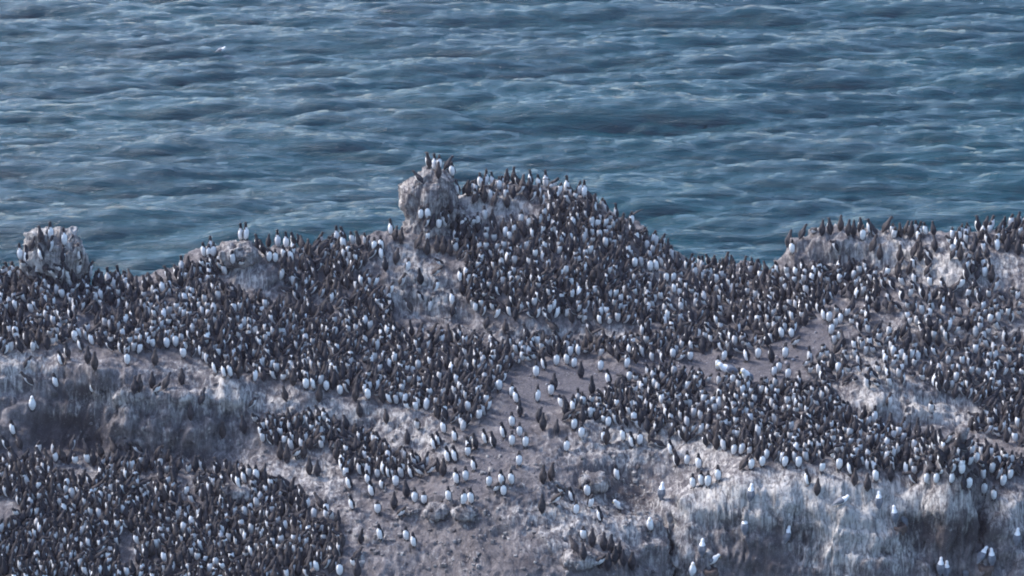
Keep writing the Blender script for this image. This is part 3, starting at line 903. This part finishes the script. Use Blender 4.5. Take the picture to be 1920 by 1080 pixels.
# explicit birds: pixel of the feet, pose (u,a,h,l,b,c,p,t), yaw, tone (0 black, 1 sooty, 2 brown)
PK = dict(u="upright", a="alert", h="hunched", l="leaning", b="bowing", c="crouching", p="preening", t="tucked")
EXPL = """
95 450 a 35 1;77 452 u -130 1;78 488 u -60 0;121 460 a 20 1;149 487 a -50 1;38 487 a 15 1;26 490 u -20 1;186 507 a 30 1;203 508 a 0 0;222 520 a -40 1;216 508 u 20 1
383 482 u -25 0;392 484 u 10 0;401 482 u 5 1;395 474 a 20 1;353 510 u 170 2;452 451 a 10 0;461 450 a 40 0;503 461 u 175 1;521 464 a 10 1;537 466 a -5 0;631 441 a 10 1;644 441 u -60 1
672 464 u -110 2;702 471 u 5 1;715 470 u -20 1;733 440 a -30 1;741 450 h 140 2;752 456 u 150 2;505 491 u 15 0;517 493 u -5 1;533 488 u -30 1;546 492 u -20 1
804 313 u -120 2;815 313 a -10 2;823 313 u 15 1;822 334 u 175 2;838 319 l 130 0;848 331 u -15 1;858 339 u -45 1;787 345 l -110 1;878 367 u 170 2;884 346 p 60 0;901 349 u -20 1;911 342 a 60 2;908 379 u 175 2
936 357 u 0 1;950 346 u 170 1;963 343 a 160 2;995 346 a -60 1;1010 353 u -30 1;1023 351 a -5 1;1063 361 a -15 1;1086 366 u 30 1;1095 371 a 20 1;926 386 l 150 2;951 389 u 165 2
910 413 u 0 0;789 411 u 10 1;802 411 u 0 1;834 426 u -30 1;822 429 u 0 1;948 446 u 10 1;957 451 u -10 2;976 421 u 5 1;991 426 u 20 1;866 449 u -120 1;880 453 u 150 2;820 473 u 175 2;831 476 u 165 2;844 479 u -165 2;801 477 u 170 2;783 466 l 140 2;845 400 u 170 1;858 412 u 160 1
1229 463 u 15 1;1222 456 u 30 1;1220 486 u -30 0;1190 502 u 5 1;1203 501 u -20 1;1219 509 u 0 1;1231 508 u -35 0;1260 488 u -40 1;1286 506 u -70 0;1249 530 u 0 1;1262 530 u 20 1;1362 501 u 120 2;1213 470 u -10 1;1240 500 u -30 0
1478 463 l 160 1;1485 476 u -20 2;1503 448 l 140 1;1541 441 u 160 1;1556 439 u -140 1;1576 433 u 175 2;1590 441 u 150 1;1600 443 u 170 1;1613 437 u -160 1;1630 438 u -75 1;1617 451 u 0 2;1660 436 l 130 2;1690 446 u 150 2;1706 446 u 175 1;1722 453 u -40 1;1736 441 u -30 1
1752 441 u 165 1;1636 471 l 150 2;1649 486 u 160 2;1687 491 u 175 2;1684 523 u -170 2;1797 454 u 0 1;1800 488 u 165 2;1811 525 u -120 1;1858 529 u 160 2;1856 440 h 10 1;1712 481 l 150 2;1725 488 u 175 2
1005 707 u 0 1;1020 693 u -70 0;1043 686 u 10 1;1063 684 u -20 1;1076 690 u 15 1;1089 708 u 175 0;1126 696 u 5 1;1175 691 u 20 1;1033 742 u 0 0;1039 731 u 170 1;1110 739 a -150 0;1141 721 u -50 0;1180 716 u 0 1;960 744 u 5 0;936 733 u 0 1
1008 753 a 25 1;975 781 a -130 0;968 756 u -40 1;1107 784 u 0 1;1018 806 u 175 1;1076 806 u 15 1;1140 801 u 10 0;1188 793 u 0 1;960 801 u -10 1;878 773 u -20 0
1262 673 u -10 0;1294 677 h 0 1;1400 678 u -70 0;1421 673 u 0 0;1446 679 u -140 0;1472 672 u 0 1;1490 651 l 30 1;1484 634 u -20 0;1465 635 u -25 0;1368 673 u 170 0;1357 677 u 20 1;1346 694 u -5 1;1451 706 u 10 1;1460 698 u 0 1;1477 711 u 5 1;1373 721 u 10 1;1509 610 u 175 1;1554 605 u 5 1;1558 628 u 10 1;1545 601 u -60 0
814 844 u -60 0;822 836 u -50 0;832 813 u -30 0;853 828 u -40 0;879 846 u -60 0;891 842 u -120 0;840 867 u -50 0;853 866 u -45 0;877 856 h 0 0;889 883 u -50 0;973 874 u 5 1;856 908 u -30 0;873 903 u 0 1;917 913 u 5 0;930 925 l 20 0;941 911 u -30 0;959 909 u -15 1;944 930 u 0 1
841 940 u -10 1;869 947 u 20 1;883 945 u -15 1;742 913 u 0 1;739 954 u 175 1;762 933 u -150 1;778 943 u -5 1;795 946 h 0 1;708 964 h 0 1;751 971 l 40 2;713 1013 u -35 0;762 1014 u -15 1;776 1026 u -30 0;771 897 u -60 0;831 892 u 170 2;807 890 l 50 1;788 894 l -40 0;910 833 u -60 0;925 839 u -110 0;944 822 u -60 0;960 836 u 0 1;985 839 u 10 1;974 819 u 0 1
1016 961 u 175 1;1018 906 u 160 2;1034 901 u 140 2;1054 930 l -40 2;1041 946 l 60 2;1072 941 u -60 0;1080 965 u 10 1;1062 847 u 10 1;1101 931 u -10 0;1125 978 u -75 0;1107 953 h 30 1;1094 1013 h -10 1;1110 1024 u 170 1;1094 1049 u -160 1;1132 1031 u 175 1;1145 1036 u 160 0;1161 1046 u 170 0;1185 1068 u 170 1;1140 1069 u 150 0;1124 1063 l 40 1;1078 1036 l -140 2;1169 1061 u -170 0;1153 1056 u 175 0
1288 872 u 0 0;1310 880 u -20 0;1299 915 u -20 0;1315 911 u -25 0;1327 913 u 0 1;1346 902 u -15 0;1258 853 u -60 0;1268 874 u -110 1;1185 839 u -60 0;1199 835 u 10 0;1168 827 u -30 1;1090 822 u 5 0;1132 829 u 0 1;1137 832 u 160 2
1408 881 u 15 1;1429 875 u 5 0;1393 881 l 130 2;1471 876 u 10 1;1497 877 u 0 1;1514 910 u -70 1;1532 928 u 165 2;1541 886 h 10 1;1573 881 u 0 1;1594 890 u -70 0;1602 909 u 170 2;1626 920 u 175 2;1376 854 u 5 0;1390 853 u 20 0;1642 903 u -25 0;1670 901 u 170 1;1712 908 b -90 2;1737 907 u -5 1;1755 907 u 0 0;1784 907 u 10 1
1816 917 u 5 1;1806 917 u -140 1;1845 927 u -10 1;1863 938 u -20 0;1860 888 u 0 1;1830 869 u 5 1;1880 912 u 10 1;1803 890 u 0 1
538 867 u 170 2;526 861 u 175 2;556 859 l 40 1;570 859 u 160 2;590 839 l 110 2;580 889 u 175 2;595 892 u 170 1;602 956 l -130 2;660 956 u -50 0;655 917 u -55 0;697 931 u -40 0;690 909 u -30 0;631 862 u 175 2;418 821 u 170 2;457 812 u -150 1;459 907 u -45 0;481 901 u -10 0;417 1004 u -20 1;473 1046 u -60 0;540 1051 u 175 2
562 1062 u -160 2;594 1073 u -30 1;405 1065 u 5 1;670 1083 u 175 1;637 1080 u 5 1
115 685 u -60 0;127 672 u -110 1;152 658 u -70 0;165 681 u 170 1;178 693 u 175 2;141 641 u 0 1;174 737 h 10 0;253 737 u 160 1;262 734 u 170 2;286 728 u 175 1;311 729 l 150 1;294 739 l 40 1;341 720 h 175 1;378 758 l 160 1;358 787 u 175 1;239 684 u 5 1;300 653 u 175 2;313 653 u 0 1;330 651 u 5 1;344 672 h 0 1;291 685 u 170 2;25 816 u -30 1
404 701 u -60 0;421 707 u -50 0;432 707 u -30 1;550 722 u 175 2;574 730 u 0 1;588 730 u -40 0;599 753 u 165 2;612 733 u 0 1;638 741 u -5 1;667 751 u 160 2;690 749 u -10 0
"""
birds = []
for part in EXPL.replace("\n", ";").split(";"):
    f = part.split()
    if len(f) == 5:
        birds.append([float(f[0]), float(f[1]), PK[f[2]], float(f[3]), int(f[4]), None])
birds.append([1183, 424, "upright", 20, 1, 2])       # wings open on the hill's right flank and at the pale ledge
birds.append([1106, 645, "leaning", -150, 2, 1])
birds.append([1034, 357, "leaning", 60, 1, 1])
SKY_ROW = 400


def drop_rank(b):
    d = ground(b[0], b[1])[0]
    return -1 if (b[1] < SKY_ROW or b[5]) else (d - ORG).length


demoted = sorted((b for b in birds if b[2] in ("upright", "hunched")), key=drop_rank, reverse=True)[:max(0, len(birds) - 300)]
birds = [b for b in birds if b not in demoted]
N_EXPL = len(birds)

# ------------------------------------------------------------------ the crowd
CROWD = [  # polygon of foot points, horizontal spacing, vertical spacing, share facing the camera, share of brown birds
    ([(0, 500), (60, 500), (100, 525), (160, 510), (235, 525), (270, 535), (340, 512), (400, 528), (450, 560), (560, 582), (720, 600), (760, 630), (900, 640), (960, 660), (960, 700), (930, 730), (905, 800), (880, 830), (860, 800), (780, 772), (700, 750), (560, 718), (440, 715), (400, 690), (350, 665), (230, 668), (150, 640), (60, 660), (0, 665)], 14, 9, .36, .25),
    ([(480, 470), (540, 458), (690, 458), (715, 485), (650, 520), (735, 545), (735, 605), (560, 578), (520, 530), (500, 495)], 14, 10, .38, .45),
    ([(350, 510), (385, 480), (410, 490), (470, 500), (450, 520), (380, 525)], 15, 11, .7, .2),
    ([(10, 492), (60, 490), (150, 500), (180, 512), (235, 522), (235, 540), (0, 540)], 16, 11, .5, .2),
    ([(860, 352), (900, 346), (960, 346), (1100, 372), (1160, 412), (1240, 460), (1290, 512), (1300, 600), (1250, 640), (1180, 612), (1050, 604), (900, 596), (870, 560), (860, 520), (850, 470), (850, 440), (780, 425), (790, 405), (870, 420), (1000, 420), (1040, 392), (960, 372), (880, 385)], 14, 9, .36, .45),
    ([(740, 440), (790, 430), (860, 440), (860, 480), (770, 470)], 22, 15, .3, .6),
    ([(760, 500), (860, 500), (880, 540), (900, 590), (880, 600), (850, 540), (760, 530)], 30, 18, .2, .7),
    ([(1240, 490), (1300, 498), (1380, 500), (1480, 512), (1620, 508), (1680, 548), (1640, 562), (1560, 562), (1530, 596), (1500, 605), (1480, 640), (1390, 665), (1300, 662), (1200, 655), (1130, 645), (1180, 610), (1290, 600)], 14, 9, .45, .2),
    ([(900, 655), (1040, 642), (1130, 648), (1250, 658), (1300, 680), (1180, 682), (1130, 672), (1040, 668), (1000, 682), (960, 690)], 14, 9, .4, .35),
    ([(1565, 590), (1680, 560), (1760, 555), (1920, 560), (1920, 720), (1820, 720), (1720, 715), (1640, 735), (1600, 720), (1540, 722), (1505, 690), (1560, 650)], 17, 12, .62, .15),
    ([(1175, 715), (1250, 697), (1330, 715), (1420, 728), (1540, 722), (1600, 780), (1700, 812), (1830, 845), (1920, 870), (1920, 900), (1850, 900), (1700, 892), (1560, 876), (1420, 866), (1340, 842), (1230, 815), (1140, 795), (1060, 795), (1050, 765), (1130, 748)], 14, 9, .45, .12),
    ([(1700, 700), (1920, 700), (1920, 840), (1800, 800), (1870, 770), (1760, 740)], 15, 10, .3, .35),
    ([(0, 865), (120, 865), (250, 872), (330, 882), (420, 882), (470, 890), (530, 912), (560, 932), (620, 962), (640, 1000), (640, 1050), (600, 1100), (0, 1100)], 14, 9.5, .25, .45),
    ([(0, 840), (120, 845), (250, 850), (330, 870), (250, 880), (0, 880)], 22, 14, .2, .6),
    ([(480, 795), (560, 795), (600, 785), (640, 800), (760, 862), (830, 884), (800, 905), (740, 905), (690, 895), (640, 895), (625, 842), (560, 848), (490, 832)], 14, 9.5, .32, .35),
    ([(1770, 455), (1800, 438), (1920, 415), (1920, 480), (1860, 470), (1855, 532), (1820, 522), (1785, 490)], 16, 11, .35, .4),
    ([(1680, 480), (1740, 452), (1762, 485), (1740, 530), (1690, 545)], 18, 12, .15, .7),
    ([(1620, 510), (1760, 540), (1920, 545), (1920, 565), (1640, 562)], 18, 12, .45, .3),
    ([(1520, 440), (1600, 436), (1750, 440), (1750, 452), (1600, 448)], 17, 8, .25, .5),
    ([(380, 700), (450, 720), (700, 755), (800, 800), (780, 840), (640, 790), (480, 790), (380, 770)], 46, 26, .4, .4),
    ([(30, 660), (220, 670), (360, 680), (400, 720), (240, 735), (60, 740)], 48, 26, .4, .5),
    ([(700, 480), (760, 490), (880, 560), (900, 600), (760, 590), (700, 540)], 30, 17, .3, .6),
    ([(55, 455), (155, 460), (172, 515), (45, 515)], 31, 18, .6, .2),
    ([(640, 920), (830, 900), (860, 960), (700, 1060), (600, 1080)], 52, 34, .5, .3),
    ([(1000, 830), (1220, 850), (1190, 960), (1010, 960)], 70, 44, .6, .3),
    ([(1180, 835), (1330, 845), (1330, 900), (1250, 890)], 44, 24, .6, .2),
    ([(900, 600), (1100, 610), (1120, 640), (920, 635)], 46, 14, .4, .4),
    ([(1600, 735), (1700, 740), (1820, 800), (1700, 800)], 60, 26, .3, .5),
    ([(480, 850), (560, 870), (640, 900), (640, 960), (560, 900), (470, 880)], 46, 26, .3, .5),
    ([(860, 365), (1040, 385), (1030, 415), (860, 415)], 34, 20, .4, .5),
    ([(1480, 440), (1680, 470), (1660, 500), (1490, 495)], 50, 26, .3, .6),
    ([(640, 900), (720, 895), (720, 930), (650, 925)], 26, 16, .4, .3),
    ([(620, 980), (680, 1000), (680, 1080), (600, 1080)], 24, 16, .3, .3),
    ([(1000, 790), (1140, 790), (1240, 815), (1310, 840), (1270, 850), (1180, 826), (1040, 820)], 24, 15, .7, .2),
]
BARE = [[(55, 440), (160, 440), (172, 508), (50, 508)], [(420, 500), (520, 500), (530, 560), (470, 570), (430, 545)], [(1590, 735), (1660, 730), (1720, 740), (1830, 790), (1800, 815), (1700, 800), (1600, 775)],
        [(1640, 585), (1700, 590), (1690, 625), (1620, 620)], [(1740, 680), (1800, 690), (1770, 705)], [(1870, 610), (1920, 600), (1920, 640), (1880, 640)], [(1620, 670), (1660, 665), (1650, 700), (1610, 700)],
        [(1780, 630), (1830, 628), (1820, 650), (1780, 650)], [(90, 868), (190, 878), (190, 905), (100, 905)], [(0, 935), (30, 935), (30, 1000), (0, 1000)],
        [(140, 590), (180, 590), (180, 625), (140, 625)], [(330, 890), (370, 890), (365, 925), (335, 925)], [(1195, 505), (1255, 515), (1260, 545), (1210, 530)],
        [(410, 915), (470, 915), (470, 945), (410, 945)], [(225, 1000), (255, 1000), (260, 1080), (220, 1080)], [(1130, 620), (1190, 615), (1200, 640), (1140, 640)]]
taken = {}


def near(px, py, dx, dy):
    cx, cy = int(px // 24), int(py // 24)
    for i in range(cx - 2, cx + 3):
        for j in range(cy - 2, cy + 3):
            for (qx, qy, ex) in taken.get((i, j), ()):
                if ((px - qx) / dx) ** 2 + ((py - qy) / dy) ** 2 < 1:
                    return True
                if ex and abs(px - qx) < 9 and -4 < py - qy < 15:
                    return True
    return False


def take(px, py, ex):
    taken.setdefault((int(px // 24), int(py // 24)), []).append((px, py, ex))


for b in birds + demoted:
    take(b[0], b[1], True)
fill = list(demoted)
for poly, dx, dy, white, brown in CROWD:
    if dx <= 17:
        dx, dy = dx * 0.84, dy * 0.80
    P = np.array(poly, float)
    x0, x1, y0, y1 = P[:, 0].min(), P[:, 0].max(), P[:, 1].min(), P[:, 1].max()
    if x0 <= 1:
        x0 = -90
    if x1 >= 1919:
        x1 = 2010
    area = (x1 - x0) * (y1 - y0)
    for _ in range(int(area / (dx * dy) * 7)):
        px, py = rng.uniform(x0, x1), rng.uniform(y0, y1)
        cx = min(max(px, 2), 1918)
        if not bool(in_poly(cx, py, poly)) or (dx < 30 and any(bool(in_poly(cx, py, q)) for q in BARE)):
            continue
        if near(px, py, dx, dy):
            continue
        take(px, py, False)
        cl = float(vnoise(px / 70.0, py / 45.0, 0.0, 91))
        turn = 55 * float(vnoise(px / 90.0, py / 60.0, 5.0, 92))
        if cl < -0.35 and rng.random() < 0.22:
            continue
        white_here = white * (1 + 0.9 * float(vnoise(px / 60.0, py / 40.0, 9.0, 93)))
        u = rng.random()
        if u < white_here:
            yaw = turn * 0.6 + rng.normal(-10, 34)
        elif u < white_here + (1 - white_here) * 0.55:
            yaw = 180 + turn + rng.normal(-10, 34)
        else:
            yaw = rng.choice([-90, 90], p=[.6, .4]) + rng.normal(0, 25)
        pose = rng.choice(["upright", "alert", "hunched", "leaning", "bowing", "crouching", "preening", "tucked"], p=[.34, .10, .24, .10, .04, .05, .06, .07])
        tone = 2 if rng.random() < brown * 0.75 else int(rng.random() < 0.6)
        fill.append([px, py, str(pose), float(yaw), tone, None])

# the crowd's birds as one mesh
geo_cache = {}


def merged_geo(pose):
    """one bird as triangles/quads with per-face material slot: 0 dark, 1 white, 2 bill"""
    if pose not in geo_cache:
        g = bird_geo(pose, NS=8, closed=False)
        VV, FF, MM = [], [], []
        o = 0
        for (V, F, fm) in [g["body"]] + [(w[0], w[1], [0] * len(w[1])) for w in g["wings"]] + [(g["bill"][0], g["bill"][1], [5] * len(g["bill"][1]))]:
            VV.append(np.asarray(V))
            for f, m in zip(F, fm):
                if len(f) == 4:
                    FF += [(f[0] + o, f[1] + o, f[2] + o), (f[0] + o, f[2] + o, f[3] + o)]
                    MM += [m, m]
                else:
                    FF.append(tuple(i + o for i in f))
                    MM.append(m)
            o += len(V)
        geo_cache[pose] = (np.vstack(VV), np.array(FF), np.array(MM))
    return geo_cache[pose]


def build_crowd():
    VV, FF, MM = [], [], []
    o = n = 0
    for (px, py, pose, yaw, tone, _) in fill:
        p, nn = ground(px, py)
        if p is None:
            continue
        V, F, M = merged_geo(pose)
        m = np.array(stand(p, yaw, rng.uniform(0.82, 1.02), rng.normal(0, 0.09)) @ Matrix.Rotation(rng.normal(-0.03, 0.12), 4, 'X'))
        VV.append(V @ m[:3, :3].T + m[:3, 3])
        FF.append(F + o)
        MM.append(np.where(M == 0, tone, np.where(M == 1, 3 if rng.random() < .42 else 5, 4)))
        o += len(V)
        n += 1
    me = mesh_np("crowd_of_murres", np.vstack(VV), np.vstack(FF), M_dark + [M_white, M_bill, M_shaded], np.concatenate(MM))
    ob = link(bpy.data.objects.new("crowd_of_murres", me))
    tag(ob, "dense crowd of dark-backed and white-fronted murres covering the rock", "birds", kind="stuff")
    print("crowd birds", n, "individuals", N_EXPL, "tris", sum(len(f) for f in FF))


build_crowd()

# ------------------------------------------------------------------ individual birds and their labels
LANDMARKS = [(808, 360, "the tall streaked boulder"), (446, 470, "the dark skyline boulder"), (871, 955, "the flat gully stone"), (440, 930, "the lower-left slab"),
             (1380, 700, "the white gull pair"), (1075, 720, "the gravel pan"), (1000, 625, "the pale ledge"), (105, 460, "the far-left rock knob"),
             (120, 810, "the dark hollow"), (1570, 470, "the right outcrop"), (1410, 890, "the wall's left rim"), (1700, 910, "the wall's middle rim"),
             (1085, 1050, "the bottom rounded stone"), (590, 770, "the streaked pale bank"), (1530, 630, "the right gravel tongue"), (930, 850, "the narrow gravel path"), (1240, 520, "the hill's right shoulder"), (1660, 765, "the right pale band")]
POSE_WORD = {"upright": "upright", "alert": "long-necked", "hunched": "hunched", "leaning": "leaning", "bowing": "bowing", "crouching": "crouching", "preening": "preening", "tucked": "dozing"}
TONE_WORD = ["black", "sooty", "brown"]


def face_words(yaw, tone):
    a = (yaw + 180) % 360 - 180
    if abs(a) <= 30:
        return "white-breasted", "facing out"
    if abs(a) >= 150:
        return TONE_WORD[tone] + "-backed", "facing away"
    s = "left" if a < 0 else "right"
    if abs(a) < 75:
        return "white-sided", "turned half " + s
    if abs(a) <= 115:
        return TONE_WORD[tone] + "-winged", "in %s profile" % s
    return TONE_WORD[tone] + "-backed", "turned away " + s


SPECIAL = {(1712, 908): "brown murre bowing low over its feet on the whitewashed wall's rim",
           (787, 345): "dark murre perched alone on the tall boulder's left shoulder",
           (358, 787): "lone dark murre clinging to the grey face below the left ledge",
           (1016, 961): "lone sooty-backed murre facing away on the pale lower slope right of the gully",
           (973, 874): "lone white-breasted murre standing right of the narrow gravel path",
           (174, 737): "lone white-fronted hunched murre on the ledge above the dark hollow",
           (1033, 742): "white-breasted murre alone in the middle of the gravel pan",
           (1039, 731): "dark-backed murre directly behind the white-breasted one on the gravel pan",
           (1089, 708): "black-backed murre facing away at the gravel pan's far edge",
           (869, 947): "left of two murres on the pale flat-topped gully stone",
           (883, 945): "right of two murres on the pale flat-topped gully stone",
           (762, 1014): "left of two white-fronted murres together low in the brown gully",
           (776, 1026): "right, lower of two white-fronted murres together in the brown gully",
           (1183, 424): "murre with one wing spread over the sea side of the hill",
           (1106, 645): "murre raising one dark wing below the pale ledge",
           (1034, 357): "murre lifting a wing on the summit skyline",
           (452, 451): "left of two white-fronted murres on the dark skyline boulder",
           (461, 450): "right of two white-fronted murres on the dark skyline boulder",
           (1532, 928): "large brown-backed murre hanging below the whitewashed wall's rim",
           (1514, 910): "large dark murre at the wall's rim, left of the hanging brown one"}
used = {}
NUM = "zero one two three four five six seven eight nine ten eleven twelve thirteen fourteen fifteen sixteen seventeen eighteen nineteen twenty".split()
for (px, py, pose, yaw, tone, spread) in birds:
    o = make_bird("murre", "murre", px, py, pose, yaw, tone, rng.uniform(0.91, 1.04), spread)
    if o is None:
        continue
    lab = SPECIAL.get((int(px), int(py)))
    if lab is None:
        look, face = face_words(yaw, tone)
        cands = sorted(LANDMARKS, key=lambda l: math.hypot(px - l[0], py - 18 - l[1]))
        done = False
        for lx, ly, nm in cands[:7]:
            parts = []
            h, v = round((px - lx) / 15.0), round((py - 18 - ly) / 38.0)
            if max(abs(h), abs(v)) > 20:
                continue
            if h:
                parts.append("%s width%s %s" % (NUM[abs(h)], "s" if abs(h) > 1 else "", "left" if h < 0 else "right"))
            if v:
                parts.append("%s length%s %s" % (NUM[abs(v)], "s" if abs(v) > 1 else "", "above" if v < 0 else "below"))
            where = (", ".join(parts) + (" of " if not v else " ") + nm) if parts else "right beside " + nm
            for lab in ("%s %s murre %s, %s" % (POSE_WORD[pose], look, face, where), "%s %s murre, %s" % (POSE_WORD[pose], look, where)):
                if lab not in used and len(lab.split()) <= 15:
                    done = True
                    break
            if done:
                break
    used[lab] = 1
    tag(o, lab, "bird", "murres standing out from the crowd on the rock")

GULLS = [(1407, 938, "u", 150, "kittiwake hunched against the wall below its left rim"), (1574, 948, "c", 100, "kittiwake sitting with its white head to the right, high on the wall"),
         (1396, 1000, "h", 175, "kittiwake with its back turned on the wall, left of the middle hollow"), (1475, 1016, "h", 130, "kittiwake facing away right in a hollow of the wall"),
         (1316, 1041, "u", 165, "upright kittiwake with closed wings at the wall's lower left"), (1335, 1062, "l", 60, "kittiwake leaning left to right on a low brown nest"),
         (1298, 1082, "u", 10, "kittiwake at the bottom edge below the wall's left end"), (1647, 952, "h", 175, "lone kittiwake just below the wall's rim near its middle"),
         (1677, 979, "u", -150, "left of two kittiwakes side by side on a brown nest"), (1694, 983, "l", -150, "right of two kittiwakes side by side on a brown nest"),
         (1763, 1076, "u", 170, "left of the low pair of kittiwakes at the bottom edge"), (1773, 1082, "h", 160, "right of the low pair of kittiwakes at the bottom edge"),
         (1811, 1082, "u", 175, "single kittiwake at the bottom edge, right of the low pair"), (1839, 1054, "l", 130, "left, leaning one of two kittiwakes at the wall's right foot"),
         (1859, 1059, "u", -160, "right, upright one of two kittiwakes at the wall's right foot"), (1906, 1021, "u", 160, "kittiwake at the far right end of the wall"),
         (1161, 959, "l", -40, "kittiwake standing on the brown slope above the bottom huddle"), (1240, 935, "u", 150, "kittiwake on the shoulder left of the whitewashed wall"),
         (1219, 996, "h", -20, "plump kittiwake on the rounded corner at the wall's left end"), (61, 770, "u", 15, "kittiwake on the left cliff above the dark hollow")]
for px, py, pose, yaw, lab in GULLS:
    o = make_bird("kittiwake", "kittiwake", px, py, PK[pose], yaw, 0, 0.98)
    if o:
        tag(o, lab, "bird", "kittiwakes on the cliff faces")
for px, py, pose, yaw, lab in [(1369, 704, "crouching", -75, "white gull standing side on facing left on the gravel"), (1402, 722, "leaning", -35, "white gull turned half left beside the side-on gull on the gravel")]:
    o = make_bird("kittiwake", "gull", px, py, pose, yaw, 0, 1.4)
    tag(o, lab, "bird", "pair of white gulls on the gravel")


d = ray(413, 101)
k_ = (SEA_Z - CAM_H) / d[2]
o = link(bpy.data.objects.new("gull", None))
o.matrix_world = stand(Vector((d[0] * k_, d[1] * k_, SEA_Z + 0.05)), 80, 1.3, 0)
for pn, me in get_parts("kittiwake", "crouching", 0):
    if pn != "foot":
        link(bpy.data.objects.new(pn, me), o)
tag(o, "white gull resting alone on the open sea", "bird")


def nest(px, py, label):
    p, n = ground(px, py)
    V, F = [], []
    prof = [(0.0, 0.05), (.07, .05), (.12, .085), (.16, .07), (.17, 0.0), (.15, -.12)]
    for r_, z in prof:
        for k in range(14):
            a = 2 * math.pi * k / 14
            j = 1 + 0.12 * vnoise(k * 1.7 + px, r_ * 30, z * 30, 3)
            V.append((math.cos(a) * r_ * j, math.sin(a) * r_ * j, z))
    for i in range(len(prof) - 1):
        for k in range(14):
            F.append((i * 14 + k, i * 14 + (k + 1) % 14, (i + 1) * 14 + (k + 1) % 14, (i + 1) * 14 + k))
    o = link(bpy.data.objects.new("nest", pymesh("nest", V, F, [M_nest])))
    o.location = p + Vector((0, -0.03, -.04))
    tag(o, label, "nest", "kittiwake nests")


nest(1684, 986, "brown mud nest under two side-by-side kittiwakes")
nest(1332, 1068, "brown nest under the leaning kittiwake at lower left of the wall")
nest(1849, 1062, "brown nest under the two kittiwakes at the wall's right foot")


def pebbles():
    V0, F0 = ico(1)
    VV, FF = [], []
    n = 0
    while n < 420:
        px, py = rng.uniform(840, 1580), rng.uniform(595, 935)
        if not bool(in_poly(px, py, GRAVEL)):
            continue
        p, nn = ground(px, py)
        r_ = rng.uniform(.008, .022) * (1 + (rng.random() < .06) * 1.5)
        V = V0 * rng.uniform(.6, 1.2, 3) * r_ + np.array(p) + np.array([0, 0, r_ * .3])
        VV.append(V)
        FF.append(F0 + n * len(V0))
        n += 1
    o = link(bpy.data.objects.new("gravel", mesh_np("gravel", np.vstack(VV), np.vstack(FF), [M_pebble])))
    tag(o, "loose pebbles strewn over the grey gravel pan", "gravel", kind="stuff")



def rubble():
    V0, F0 = ico(1)
    VV, FF, n = [], [], 0
    areas = [([(560, 800), (880, 830), (1230, 830), (1240, 1080), (640, 1080), (600, 930)], 620), ([(180, 700), (700, 740), (800, 840), (620, 900), (420, 860), (60, 900)], 260),
             ([(1480, 690), (1900, 600), (1900, 800), (1600, 790)], 200), ([(720, 500), (900, 600), (1180, 640), (880, 640)], 90)]
    for poly, cnt in areas:
        P = np.array(poly, float)
        m = 0
        while m < cnt:
            px, py = rng.uniform(P[:, 0].min(), P[:, 0].max()), rng.uniform(P[:, 1].min(), P[:, 1].max())
            if not bool(in_poly(px, py, poly)):
                continue
            m += 1
            p, nn = ground(px, py)
            r_ = 0.016 + 0.05 * rng.random() ** 3
            V = V0 * rng.uniform(.6, 1.3, 3)
            V = np.sign(V) * np.abs(V) ** 0.7 * r_ * (1 + 0.25 * rng.standard_normal((len(V0), 1)))
            VV.append(V + np.array(p) + np.array([0, 0, r_ * .25]))
            FF.append(F0 + n * len(V0))
            n += 1
    o = link(bpy.data.objects.new("rubble", mesh_np("rubble", np.vstack(VV), np.vstack(FF), [M_boulder], smooth=False)))
    tag(o, "broken grey stones littering the bare slopes", "rubble", kind="stuff")


pebbles()
rubble()


# ------------------------------------------------------------------ sea haze
def haze_box():
    k = bpy.data.materials.new("haze")
    k.use_nodes = True
    t = k.node_tree
    t.nodes.remove(t.nodes["Principled BSDF"])
    v = t.nodes.new("ShaderNodeVolumePrincipled")
    v.inputs["Color"].default_value = (0.88, 0.78, 1.0, 1)
    v.inputs["Density"].default_value = 0.00018
    v.inputs["Anisotropy"].default_value = 0.2
    t.links.new(v.outputs[0], t.nodes["Material Output"].inputs["Volume"])
    B, z0, z1 = 2450.0, -21.0, 29.5
    V = [(x, y, z) for z in (z0, z1) for x, y in ((-B, -B), (B, -B), (B, B), (-B, B))]
    F = [(3, 2, 1, 0), (4, 5, 6, 7), (0, 1, 5, 4), (1, 2, 6, 5), (2, 3, 7, 6), (3, 0, 4, 7)]
    o = link(bpy.data.objects.new("haze", pymesh("haze", V, F, [k])))
    tag(o, kind="stuff")


haze_box()
